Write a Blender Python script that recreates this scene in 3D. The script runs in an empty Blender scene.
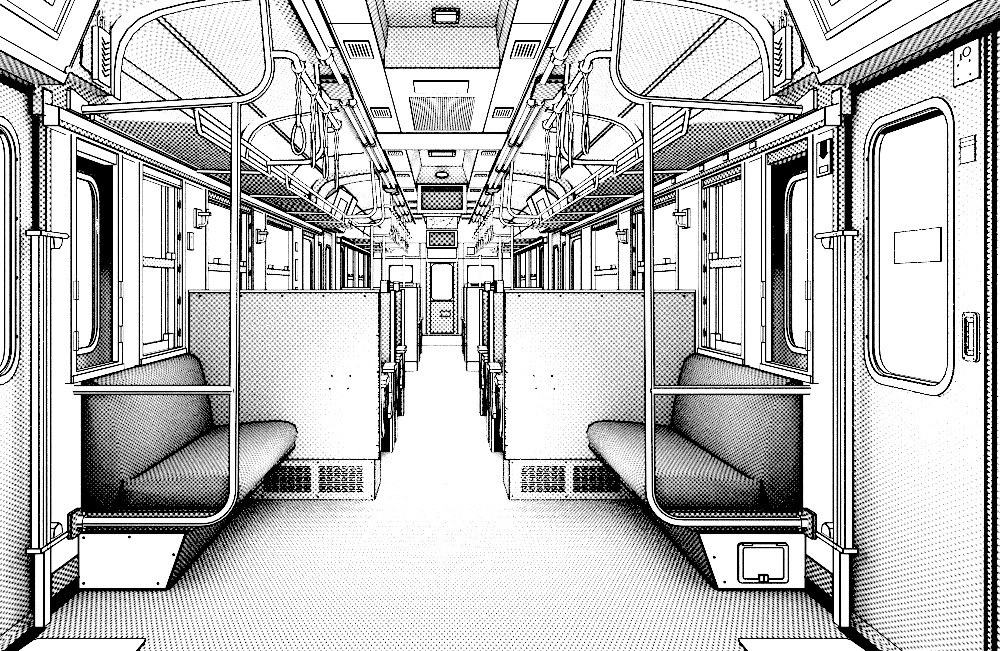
import bpy, math
from mathutils import Vector, Matrix

# ------------------------------------------------------------------ basics
F = 800.0          # focal length in pixels of the 1000 px wide frame
EYE = 1.175        # eye height above the carriage floor
W = 1.40           # half width of the saloon
YEND = 15.9
sc = bpy.context.scene
col = sc.collection
R90 = math.pi / 2


# ------------------------------------------------------------------ materials
MATS = {}


def _new(name):
    m = bpy.data.materials.new(name)
    m.use_nodes = True
    nt = m.node_tree
    nt.nodes.clear()
    out = nt.nodes.new('ShaderNodeOutputMaterial')
    return m, nt, out


def flat(name, v, rough=1.0):
    if name in MATS:
        return MATS[name]
    m, nt, out = _new(name)
    b = nt.nodes.new('ShaderNodeBsdfDiffuse')
    b.inputs['Color'].default_value = (v, v, v, 1)
    nt.links.new(b.outputs[0], out.inputs[0])
    MATS[name] = m
    return m


TH = 0.36


def tone(c, pitch, s=0.9, hi=0.92, gain=1.0):
    """Printed dot screen on a surface: a square grid of soft dots turned by 45 degrees."""
    key = 'dots_%02d_%04d_%02d_%02d_%02d' % (round(c * 100), round(pitch * 10000), round(s * 20), round(hi * 100), round(gain * 20))
    if key in MATS:
        return MATS[key]
    if c < .25:
        t = 1 - 1.57 * c
    elif c <= .75:
        t = .61 - (c - .25) * .44
    else:
        t = 1.57 * (1 - c)
    m, nt, out = _new(key)
    N, L = nt.nodes, nt.links
    uv = N.new('ShaderNodeUVMap'); uv.uv_map = 'uv'
    sep = N.new('ShaderNodeSeparateXYZ'); L.new(uv.outputs[0], sep.inputs[0])

    def math_(op, a, b=None, clamp=False):
        n = N.new('ShaderNodeMath'); n.operation = op; n.use_clamp = clamp
        for i, v in enumerate((a, b)):
            if v is None:
                continue
            if isinstance(v, (int, float)):
                n.inputs[i].default_value = v
            else:
                L.new(v, n.inputs[i])
        return n.outputs[0]
    k = 2 * math.pi / pitch * .7071
    a = math_('MULTIPLY', math_('ADD', sep.outputs[0], sep.outputs[1]), k)
    b = math_('MULTIPLY', math_('SUBTRACT', sep.outputs[0], sep.outputs[1]), k)
    h = math_('MULTIPLY', math_('ADD', math_('COSINE', a), math_('COSINE', b)), .25)   # -.5 .. .5
    # albedo = TH + s*(t - (h+.5))
    v = math_('SUBTRACT', TH + s * (t - .5), math_('MULTIPLY', h, s))
    v = math_('MINIMUM', math_('MAXIMUM', v, .015), hi)
    if gain != 1:
        v = math_('MULTIPLY', v, gain)
    comb = N.new('ShaderNodeCombineColor')
    for i in range(3):
        L.new(v, comb.inputs[i])
    d = N.new('ShaderNodeBsdfDiffuse')
    L.new(comb.outputs[0], d.inputs['Color'])
    L.new(d.outputs[0], out.inputs[0])
    MATS[key] = m
    return m


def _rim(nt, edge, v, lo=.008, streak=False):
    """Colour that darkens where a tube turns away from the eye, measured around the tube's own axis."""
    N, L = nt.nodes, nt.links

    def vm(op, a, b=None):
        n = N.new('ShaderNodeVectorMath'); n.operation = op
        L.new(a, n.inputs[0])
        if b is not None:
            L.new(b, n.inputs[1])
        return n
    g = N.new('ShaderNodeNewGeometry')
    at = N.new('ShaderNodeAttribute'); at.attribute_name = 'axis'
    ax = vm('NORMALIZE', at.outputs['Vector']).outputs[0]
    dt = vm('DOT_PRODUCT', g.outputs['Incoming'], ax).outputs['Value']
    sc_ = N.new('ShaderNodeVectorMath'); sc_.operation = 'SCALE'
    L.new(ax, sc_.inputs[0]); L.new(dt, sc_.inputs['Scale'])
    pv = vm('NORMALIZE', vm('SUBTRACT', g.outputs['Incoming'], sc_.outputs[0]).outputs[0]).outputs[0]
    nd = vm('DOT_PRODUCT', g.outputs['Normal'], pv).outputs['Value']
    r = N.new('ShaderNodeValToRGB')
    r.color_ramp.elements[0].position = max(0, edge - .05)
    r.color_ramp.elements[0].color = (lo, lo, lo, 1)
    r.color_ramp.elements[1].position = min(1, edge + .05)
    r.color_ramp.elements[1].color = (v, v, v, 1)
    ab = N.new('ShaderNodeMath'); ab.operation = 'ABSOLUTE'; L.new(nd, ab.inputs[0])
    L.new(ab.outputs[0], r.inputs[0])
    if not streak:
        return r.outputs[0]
    cr = vm('CROSS_PRODUCT', ax, pv).outputs[0]  # dark streak painted along the tube in place of a reflection
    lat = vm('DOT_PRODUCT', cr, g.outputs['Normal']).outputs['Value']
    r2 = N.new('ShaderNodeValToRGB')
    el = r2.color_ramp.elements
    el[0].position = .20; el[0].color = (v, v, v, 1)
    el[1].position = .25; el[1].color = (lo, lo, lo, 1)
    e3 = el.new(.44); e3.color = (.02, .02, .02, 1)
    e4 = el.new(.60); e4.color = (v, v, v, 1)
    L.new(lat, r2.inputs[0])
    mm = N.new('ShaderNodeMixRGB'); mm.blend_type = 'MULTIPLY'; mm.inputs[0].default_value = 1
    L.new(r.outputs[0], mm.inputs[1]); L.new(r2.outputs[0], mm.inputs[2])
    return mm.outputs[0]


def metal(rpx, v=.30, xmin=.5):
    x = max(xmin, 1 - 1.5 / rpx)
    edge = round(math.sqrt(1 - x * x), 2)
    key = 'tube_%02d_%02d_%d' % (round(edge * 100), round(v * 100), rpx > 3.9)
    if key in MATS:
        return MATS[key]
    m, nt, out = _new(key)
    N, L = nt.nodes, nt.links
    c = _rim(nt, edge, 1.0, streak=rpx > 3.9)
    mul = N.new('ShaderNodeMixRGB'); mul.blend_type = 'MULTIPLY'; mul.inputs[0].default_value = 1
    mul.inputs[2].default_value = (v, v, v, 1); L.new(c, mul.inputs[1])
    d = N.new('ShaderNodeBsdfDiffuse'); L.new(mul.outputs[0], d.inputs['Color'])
    e = N.new('ShaderNodeEmission'); e.inputs[1].default_value = .42; L.new(c, e.inputs[0])  # constant glow added so tubes stay white in shade
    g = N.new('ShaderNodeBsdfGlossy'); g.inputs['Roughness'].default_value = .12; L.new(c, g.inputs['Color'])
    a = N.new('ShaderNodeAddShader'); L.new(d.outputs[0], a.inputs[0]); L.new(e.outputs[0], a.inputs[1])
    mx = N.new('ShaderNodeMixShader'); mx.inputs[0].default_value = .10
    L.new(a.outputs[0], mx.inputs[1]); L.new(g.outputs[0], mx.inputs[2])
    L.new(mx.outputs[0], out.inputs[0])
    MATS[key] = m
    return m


def glass():
    if 'glass' in MATS:
        return MATS['glass']
    m, nt, out = _new('glass')
    N, L = nt.nodes, nt.links
    t = N.new('ShaderNodeBsdfTransparent'); t.inputs[0].default_value = (1, 1, 1, 1)
    g = N.new('ShaderNodeBsdfGlossy'); g.inputs['Roughness'].default_value = .02
    mx = N.new('ShaderNodeMixShader'); mx.inputs[0].default_value = .04
    L.new(t.outputs[0], mx.inputs[1]); L.new(g.outputs[0], mx.inputs[2])
    L.new(mx.outputs[0], out.inputs[0])
    MATS['glass'] = m
    return m


def lamp_white():
    if 'lamp' in MATS:
        return MATS['lamp']
    m, nt, out = _new('lamp')
    e = nt.nodes.new('ShaderNodeEmission'); e.inputs[1].default_value = .72
    nt.links.new(_rim(nt, .68, 1.0), e.inputs[0])
    nt.links.new(e.outputs[0], out.inputs[0])
    MATS['lamp'] = m
    return m


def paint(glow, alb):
    m, nt, out = _new('self_lit_white')
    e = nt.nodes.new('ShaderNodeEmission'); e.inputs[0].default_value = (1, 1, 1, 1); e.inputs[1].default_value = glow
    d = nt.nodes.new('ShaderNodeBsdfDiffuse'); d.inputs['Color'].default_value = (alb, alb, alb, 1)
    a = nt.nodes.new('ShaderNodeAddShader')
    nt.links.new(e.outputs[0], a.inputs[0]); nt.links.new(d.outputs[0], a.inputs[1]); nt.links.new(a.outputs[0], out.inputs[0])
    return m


WHITE = paint(.42, .30)  # glow built into the colour keeps whites bright and fills the carriage
INK = flat('ink_line', .0)
BLACK = flat('black_rubber', .012)


# ------------------------------------------------------------------ mesh builder
class MB:
    def __init__(s, side=1, px=1.2):
        s.side = side; s.px = px
        s.v = []; s.f = []; s.mats = []; s.ax = {}

    def mi(s, m):
        if m not in s.mats:
            s.mats.append(m)
        return s.mats.index(m)

    def map(s, p):
        return Vector((p[0] * s.side, p[1], p[2]))

    def raw(s, vs, fs, mat, smooth):
        o = len(s.v)
        s.v += vs
        k = s.mi(mat)
        for f in fs:
            ff = tuple(o + i for i in f)
            if s.side < 0:
                ff = ff[::-1]
            s.f.append((ff, k, smooth))

    def lw(s, p, px=None):
        return 1.22 * (px or s.px) * max(1.2, p.y) / F

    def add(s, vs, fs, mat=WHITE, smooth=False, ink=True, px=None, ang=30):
        V = [s.map(p) for p in vs]
        s.raw(V, fs, mat, smooth)
        if not ink:
            return
        ed = {}
        for f in fs:
            n = Vector((0, 0, 0))
            m = len(f)
            for i in range(m):
                a, b = V[f[i]], V[f[(i + 1) % m]]
                n += Vector(((a.y - b.y) * (a.z + b.z), (a.z - b.z) * (a.x + b.x), (a.x - b.x) * (a.y + b.y)))
            if n.length > 1e-12:
                n.normalize()
            for i in range(m):
                a, b = f[i], f[(i + 1) % m]
                ed.setdefault((min(a, b), max(a, b)), []).append(n)
        ca = math.cos(math.radians(ang))
        for (a, b), ns in ed.items():
            if len(ns) == 1 or ns[0].dot(ns[1]) < ca:
                s._ink(V[a], V[b], px)

    def _ink(s, a, b, px=None):
        d = b - a
        if d.length < 1e-5:
            return
        d.normalize()
        u = d.orthogonal().normalized(); w = d.cross(u)
        ra, rb = s.lw(a, px) * .55, s.lw(b, px) * .55
        a2, b2 = a - d * ra * .5, b + d * rb * .5
        vs = []
        for p, r in ((a2, ra), (b2, rb)):
            for c, t in ((u, 1), (w, 1), (u, -1), (w, -1)):
                vs.append(p + c * r * t)
        fs = [(0, 1, 5, 4), (1, 2, 6, 5), (2, 3, 7, 6), (3, 0, 4, 7), (3, 2, 1, 0), (4, 5, 6, 7)]
        o = len(s.v); s.v += vs; k = s.mi(INK)
        for f in fs:
            s.f.append((tuple(o + i for i in f), k, False))

    def ink(s, pts, px=None, closed=False):
        P = [s.map(p) for p in pts]
        for i in range(len(P) - (0 if closed else 1)):
            s._ink(P[i], P[(i + 1) % len(P)], px)

    def box(s, x0, x1, y0, y1, z0, z1, mat=WHITE, ink=True, px=None):
        vs = [(x, y, z) for z in (z0, z1) for y in (y0, y1) for x in (x0, x1)]
        fs = [(0, 2, 3, 1), (4, 5, 7, 6), (0, 1, 5, 4), (2, 6, 7, 3), (0, 4, 6, 2), (1, 3, 7, 5)]
        s.add(vs, fs, mat, ink=ink, px=px)

    def quad(s, a, b, c, d, mat=WHITE, ink=True, px=None):
        s.add([a, b, c, d], [(0, 1, 2, 3)], mat, ink=ink, px=px)

    @staticmethod
    def pt(axis, a, b, c):
        if axis == 'x':
            return (c, a, b)
        if axis == 'y':
            return (a, c, b)
        return (a, b, c)

    def prism(s, poly, axis, c0, c1, mat=WHITE, ink=True, px=None, smooth=False):
        n = len(poly)
        vs = [s.pt(axis, a, b, c0) for a, b in poly] + [s.pt(axis, a, b, c1) for a, b in poly]
        area = sum(poly[i][0] * poly[(i + 1) % n][1] - poly[(i + 1) % n][0] * poly[i][1] for i in range(n))
        flip = (area > 0) ^ (c1 > c0) ^ (axis == 'y')
        fs = [tuple(range(n)), tuple(range(2 * n - 1, n - 1, -1))] + [(i, n + i, n + (i + 1) % n, (i + 1) % n) for i in range(n)]
        if not flip:
            fs = [f[::-1] for f in fs]
        s.add(vs, fs, mat, ink=ink, px=px, smooth=smooth)

    def ring(s, outer, inner, axis, c0, c1, mat=WHITE, ink=True, px=None):
        n = len(outer)
        vs = []
        for c in (c0, c1):
            vs += [s.pt(axis, a, b, c) for a, b in outer] + [s.pt(axis, a, b, c) for a, b in inner]
        fs = []
        for i in range(n):
            j = (i + 1) % n
            fs += [(i, j, n + j, n + i), (2 * n + i, 3 * n + i, 3 * n + j, 2 * n + j),
                   (i, 2 * n + i, 2 * n + j, j), (n + i, n + j, 3 * n + j, 3 * n + i)]
        s.add(vs, fs, mat, ink=ink, px=px)

    def grid(s, axis, c, ac, bc, holes, mat=WHITE, px=None, ink=True):
        """One sheet cut by rectangular holes (a0,a1,b0,b1)."""
        ac = sorted(set([round(a, 4) for a in ac] + [round(h[i], 4) for h in holes for i in (0, 1)]))
        bc = sorted(set([round(b, 4) for b in bc] + [round(h[i], 4) for h in holes for i in (2, 3)]))
        idx = {}; vs = []; fs = []

        def g(i, j):
            if (i, j) not in idx:
                idx[(i, j)] = len(vs); vs.append(s.pt(axis, ac[i], bc[j], c))
            return idx[(i, j)]
        for i in range(len(ac) - 1):
            for j in range(len(bc) - 1):
                ma, mb = (ac[i] + ac[i + 1]) / 2, (bc[j] + bc[j + 1]) / 2
                if any(h[0] < ma < h[1] and h[2] < mb < h[3] for h in holes):
                    continue
                fs.append((g(i, j), g(i + 1, j), g(i + 1, j + 1), g(i, j + 1)))
        s.add(vs, fs, mat, px=px, ink=ink)

    def loft(s, rings, mat=WHITE, caps=True, smooth=True, ink=False, ang=30):
        n = len(rings[0]); vs = [p for r in rings for p in r]; fs = []
        for k in range(len(rings) - 1):
            for i in range(n):
                j = (i + 1) % n
                fs.append((k * n + i, k * n + j, (k + 1) * n + j, (k + 1) * n + i))
        if caps:
            fs += [tuple(range(n))[::-1], tuple(range((len(rings) - 1) * n, len(rings) * n))]
        s.add(vs, fs, mat, smooth=smooth, ink=ink, ang=ang)

    def tube(s, pts, r, mat=None, n=12, closed=False, flat_=1.0):
        P = [Vector(p) for p in pts]
        m = len(P)
        mat = mat or metal(r * F / max(1.2, sum(p.y for p in P) / m))
        T = []
        for i in range(m):
            if closed:
                t = P[(i + 1) % m] - P[(i - 1) % m]
            else:
                t = P[min(i + 1, m - 1)] - P[max(i - 1, 0)]
            T.append(t.normalized())
        u = T[0].orthogonal().normalized()
        rings = []
        for i in range(m):
            u = (u - T[i] * u.dot(T[i])).normalized()
            w = T[i].cross(u)
            rings.append([tuple(P[i] + u * (math.cos(2 * math.pi * k / n) * r) + w * (math.sin(2 * math.pi * k / n) * r * flat_)) for k in range(n)])
        vs = [p for q in rings for p in q]; fs = []
        for k in range(m if closed else m - 1):
            k2 = (k + 1) % m
            for i in range(n):
                j = (i + 1) % n
                fs.append((k * n + i, k * n + j, k2 * n + j, k2 * n + i))
        o = len(s.v)
        s.add(vs, fs, mat, smooth=True, ink=False)
        if not closed:
            s.add(rings[0], [tuple(range(n))[::-1]], WHITE, px=.8)
            s.add(rings[-1], [tuple(range(n))], WHITE, px=.8)
        for k in range(m):
            for i in range(n):
                s.ax[o + k * n + i] = (T[k].x * s.side, T[k].y, T[k].z)

    def disc(s, p, r, axis='y', mat=None, d=.002, n=8):
        """A small flat screw head standing d proud of the surface along -axis."""
        q = []
        for k in range(n):
            a, b = r * math.cos(2 * math.pi * k / n), r * math.sin(2 * math.pi * k / n)
            if axis == 'y':
                q.append((p[0] + a, p[1] - d, p[2] + b))
            elif axis == 'x':
                q.append((p[0] - d, p[1] + a, p[2] + b))
            else:
                q.append((p[0] + a, p[1] + b, p[2] - d))
        s.add(q, [tuple(range(n))], mat or INK, ink=False)

    def build(s, name, parent=None, uvy=.42, shear=0):
        me = bpy.data.meshes.new(name)
        me.from_pydata([tuple(p) for p in s.v], [], [f[0] for f in s.f])
        for m in s.mats:
            me.materials.append(m)
        me.polygons.foreach_set('material_index', [f[1] for f in s.f])
        me.polygons.foreach_set('use_smooth', [f[2] for f in s.f])
        uvl = me.uv_layers.new(name='uv')
        me.update()
        uvs = [0.0] * (2 * len(me.loops))
        for p in me.polygons:
            n = p.normal
            ax = max(range(3), key=lambda i: abs(n[i]))
            for li in p.loop_indices:
                co = me.vertices[me.loops[li].vertex_index].co
                if ax == 0:
                    a, b = co.y * .5, co.z
                elif ax == 1:
                    a, b = co.x, co.z
                else:
                    a, b = (co.x if not shear else abs(co.x) - shear * co.y), co.y * uvy
                uvs[2 * li], uvs[2 * li + 1] = a, b
        uvl.data.foreach_set('uv', uvs)
        if s.ax:
            at = me.attributes.new('axis', 'FLOAT_VECTOR', 'POINT')
            vals = [0.0, 0.0, 1.0] * len(s.v)
            for k_, a_ in s.ax.items():
                vals[3 * k_:3 * k_ + 3] = a_
            at.data.foreach_set('vector', vals)
        o = bpy.data.objects.new(name, me)
        col.objects.link(o)
        if parent is not None:
            o.parent = parent
            t = Vector(parent.location)
            q = parent.parent
            while q is not None:
                q = q.parent
            o.matrix_parent_inverse = Matrix.Translation(-t) if parent.type == 'EMPTY' else Matrix.Identity(4)
        return o


def tag(o, label, cat, group=None, kind=None):
    o['label'] = label; o['category'] = cat
    if group:
        o['group'] = group
    if kind:
        o['kind'] = kind
    return o


def thing(name, loc, label, cat, group=None, kind=None):
    o = bpy.data.objects.new(name, None)
    o.location = loc
    o.empty_display_size = .1
    col.objects.link(o)
    return tag(o, label, cat, group, kind)


def rrect(a0, a1, b0, b1, r, n=6):
    out = []
    for (ca, cb, st) in ((a1 - r, b0 + r, -90), (a1 - r, b1 - r, 0), (a0 + r, b1 - r, 90), (a0 + r, b0 + r, 180)):
        for k in range(n + 1):
            t = math.radians(st + 90 * k / n)
            out.append((ca + r * math.cos(t), cb + r * math.sin(t)))
    return out


def fillet(pts, rad, n=8):
    P = [Vector(p) for p in pts]
    out = [P[0]]
    for i in range(1, len(P) - 1):
        a, b, c = P[i - 1], P[i], P[i + 1]
        d1, d2 = (a - b), (c - b)
        l1, l2 = d1.length, d2.length
        d1.normalize(); d2.normalize()
        ang = d1.angle(d2)
        t = min(rad / math.tan(ang / 2), l1 * .49, l2 * .49)
        p0, p2 = b + d1 * t, b + d2 * t
        for k in range(n + 1):
            s_ = k / n
            # rational quadratic arc
            w = math.sin(ang / 2)
            den = (1 - s_) ** 2 + 2 * w * s_ * (1 - s_) + s_ ** 2
            out.append((p0 * (1 - s_) ** 2 + b * (2 * w * s_ * (1 - s_)) + p2 * s_ ** 2) / den)
    out.append(P[-1])
    return [tuple(p) for p in out]


SIDES = ((-1, 'opposite the arrow sign', 'left'), (1, 'on the arrow sign side', 'right'))

DOT = lambda c, y, s=.9: tone(c, round(3.6 * y / F, 3), s)

# window spans (Y0, Y1, kind) along both walls
ZS, ZT = .82, 1.76
WINS = [(2.985, 3.435, 'pocket'), (3.655, 4.275, 'sash'), (4.68, 5.83, 'sash'), (6.25, 7.42, 'sash'), (7.92, 8.66, 'plain'),
        (10.85, 11.35, 'plain'), (11.65, 12.70, 'sash'), (13.20, 14.35, 'sash'), (14.75, 15.35, 'sash')]
DOORS = [(1.40, 2.86), (9.05, 10.55)]
DTOP = 1.862


# ------------------------------------------------------------------ floor, walls, ceiling
def shell():
    b = MB()
    fl = tone(.27, .0125, .8)
    b.box(-1.47, 1.47, .2, YEND, -.05, 0, fl, ink=False)
    o = b.build('floor')
    tag(o, 'pale dotted carriage floor running down the aisle to the end door', 'floor', kind='structure')

    for S, ph, nm in SIDES:
        b = MB(S)
        holes = [(a, c, ZS, ZT) for a, c, k in WINS] + [(a, c, 0, DTOP) for a, c in DOORS]
        b.grid('x', W, [.2, YEND], [0, 2.16], holes, WHITE, px=1.1)
        # lining above the door line
        for d in DOORS:
            b.box(W, 1.47, d[1], d[1] + .012, 0, DTOP, WHITE, ink=False)
            b.box(W, 1.47, d[0] - .012, d[0], 0, DTOP, WHITE, ink=False)
        b.quad((W - .002, 2.75, 1.83), (W - .002, 3.36, 1.83), (W - .002, 3.36, 2.1), (W - .002, 2.75, 2.1), DOT(.33, 3), ink=False)
        o = b.build('wall_' + nm)
        tag(o, 'white window wall of the carriage ' + ph, 'wall', kind='structure')

        b = MB(S)
        for y0, y1 in ((2.86, 9.05), (10.55, YEND)):
            b.box(W - .004, W, y0, y1, .055, .14, DOT(.45, 3))
            b.box(W - .008, W, y0, y1, 0, .055, BLACK)
        o = b.build('baseboard_' + nm)
        tag(o, 'dotted kick strip over a black foot along the wall ' + ph, 'baseboard', kind='structure')

    # ceiling
    prof = [(1.40, 2.03), (1.395, 2.11), (1.365, 2.20), (1.31, 2.265), (1.22, 2.312), (1.08, 2.345), (.90, 2.37), (.72, 2.385), (.53, 2.395)]
    b = MB()
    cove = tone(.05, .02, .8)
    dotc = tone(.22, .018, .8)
    for S in (-1, 1):
        b.side = S
        for i in range(len(prof) - 1):
            (x0, z0), (x1, z1) = prof[i], prof[i + 1]
            m = dotc if i == len(prof) - 2 else (cove if i > 0 else cove)
            b.add([(x0, .2, z0), (x0, YEND, z0), (x1, YEND, z1), (x1, .2, z1)], [(0, 1, 2, 3)], m, ink=False, smooth=False)
        for (x, z) in (prof[1], prof[4]):
            b.ink([(x - .004, 3.34, z - .004), (x - .004, 9.0, z - .004)], 1.1)
            b.ink([(x - .004, 10.6, z - .004), (x - .004, YEND, z - .004)], 1.1)
            b.ink([(x - .03, 3.34, z + (.006 if x < 1.3 else .045) - .004), (x - .03, 9.0, z + (.006 if x < 1.3 else .045) - .004)], .9)
        # side panels with the air vents
        b.quad((.53, .2, 2.393), (.53, YEND, 2.393), (.325, YEND, 2.393), (.325, .2, 2.393), WHITE, ink=False)
        b.ink([(.53, .2, 2.392), (.53, YEND, 2.392)], 1.5)
        b.ink([(.515, .2, 2.392), (.515, 9, 2.392)], .8)
        b.ink([(.325, .2, 2.392), (.325, YEND, 2.392)], 1.2)
        for y in (3.72, 6.37, 7.11, 8.55, 10.0, 11.45, 12.9, 14.3):
            b.ink([(.53, y, 2.391), (.325, y, 2.391)], 1.0)
        # seams across the cove
        for y in (5.45, 7.3, 12.2, 14.1):
            b.ink([(x - .006, y, z - .006) for x, z in prof[:-1]], 1.1)
    b.side = 1
    zr = 2.625
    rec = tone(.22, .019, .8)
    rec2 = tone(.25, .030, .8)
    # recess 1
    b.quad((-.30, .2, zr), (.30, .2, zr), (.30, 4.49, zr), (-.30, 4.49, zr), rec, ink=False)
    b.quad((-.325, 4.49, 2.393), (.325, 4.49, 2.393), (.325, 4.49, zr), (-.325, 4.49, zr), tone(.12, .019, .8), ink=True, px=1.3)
    for S in (-1, 1):
        b.side = S
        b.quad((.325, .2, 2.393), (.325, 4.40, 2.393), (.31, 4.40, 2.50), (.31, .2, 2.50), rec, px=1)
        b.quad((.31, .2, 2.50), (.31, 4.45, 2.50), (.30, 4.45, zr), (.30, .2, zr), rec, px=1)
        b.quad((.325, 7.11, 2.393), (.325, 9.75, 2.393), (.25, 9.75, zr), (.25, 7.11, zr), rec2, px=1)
    b.side = 1
    # flat panel with return grille, raised beam, recess 2, flat end
    b.quad((-.325, 4.49, 2.393), (.325, 4.49, 2.393), (.325, 6.37, 2.393), (-.325, 6.37, 2.393), WHITE, px=1.2)
    b.box(-.53, .53, 6.37, 7.11, 2.38, 2.42, WHITE, px=1.3)
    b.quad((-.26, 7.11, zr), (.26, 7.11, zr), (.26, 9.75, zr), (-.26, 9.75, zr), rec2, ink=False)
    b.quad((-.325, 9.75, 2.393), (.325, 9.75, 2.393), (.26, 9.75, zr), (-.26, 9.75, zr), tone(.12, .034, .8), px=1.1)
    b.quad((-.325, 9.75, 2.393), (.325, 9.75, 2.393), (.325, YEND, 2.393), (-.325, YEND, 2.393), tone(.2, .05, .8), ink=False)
    # roof skin above, so that no daylight leaks in
    b.box(-1.47, 1.47, .2, YEND, 2.66, 2.68, WHITE, ink=False)
    o = b.build('ceiling')
    tag(o, 'white curved carriage ceiling with a recessed dotted centre', 'ceiling', kind='structure')

    # end wall
    b = MB()
    holes = [(-.31, .31, .2, 1.63), (-1.05, -.58, 1.215, 1.57), (.50, 1.03, 1.19, 1.57)]
    b.grid('y', YEND, [-1.47, 1.47], [0, 2.66], holes, WHITE, px=1)
    y = YEND - .01
    for z in (2.01, 1.70):
        b.ink([(-1.4, y, z), (-.32, y, z)], .9); b.ink([(.32, y, z), (1.4, y, z)], .9)
    for x in (-.42, -.32, .32, .42, -1.2, 1.2):
        b.ink([(x, y, .2), (x, y, 2.0)], .8)
    b.ink([(.5, y, 1.78), (.64, y, 1.78), (.64, y, 1.92), (.5, y, 1.92)], .9, True)
    for x0, x1 in ((-1.1, -.45), (.45, 1.1)):
        b.ink([(x0, y, 1.74), (x1, y, 1.74), (x1, y, 2.0)], .8)
        b.box(x0, x1, y - .04, y, 1.13, 1.16, WHITE, px=1)
    o = b.build('wall_back')
    tag(o, 'white end wall of the carriage with two rounded windows', 'wall', kind='structure')
    for k, (x0, x1, z0, z1) in enumerate(((-1.05, -.58, 1.215, 1.57), (.50, 1.03, 1.19, 1.57))):
        t = thing('window_%d' % (30 + k), ((x0 + x1) / 2, YEND, z0), 'small rounded window in the end wall ' + ('opposite the arrow sign' if k == 0 else 'on the arrow sign side'), 'window', kind='structure')
        b = MB(); b.ring(rrect(x0 - .01, x1 + .01, z0 - .01, z1 + .01, .07), rrect(x0 + .02, x1 - .02, z0 + .02, z1 - .02, .06), 'y', YEND - .03, YEND + .01, BLACK, ink=False); b.build('window_frame', t)
        b = MB(); b.quad((x0, YEND + .02, z0), (x1, YEND + .02, z0), (x1, YEND + .02, z1), (x0, YEND + .02, z1), glass(), ink=False); b.build('pane', t)

    # end door
    t = thing('door_5', (0, YEND, .2), 'narrow end door with a tall pane over a dotted lower panel', 'door', kind='structure')
    b = MB(); d = tone(.3, .06, .8)
    b.ring(rrect(-.31, .31, .2, 1.63, .002), rrect(-.23, .23, .22, 1.61, .002), 'y', YEND - .04, YEND + .02, tone(.35, .06, .8), px=1); b.build('door_frame', t)
    b = MB(); b.box(-.23, .23, YEND - .01, YEND + .02, .22, .86, d, px=1.2); b.build('door_panel', t)
    b = MB(); b.box(-.02, .16, YEND - .03, YEND - .012, .56, .66, d, px=.9); b.build('door_plate', t)
    b = MB(); b.ring(rrect(-.23, .23, .86, 1.61, .002), rrect(-.21, .21, .88, 1.59, .08), 'y', YEND - .02, YEND + .01, WHITE, px=1.1); b.build('window_frame', t)
    b = MB(); b.quad((-.22, YEND + .01, .87), (.22, YEND + .01, .87), (.22, YEND + .01, 1.60), (-.22, YEND + .01, 1.60), glass(), ink=False); b.build('pane', t)
    b = MB(); b.box(-.42, .42, YEND - .35, YEND - .02, 0, .2, WHITE, px=1.1)
    tag(b.build('trim_1'), 'white step below the narrow end door', 'step', kind='structure')


shell()


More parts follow.
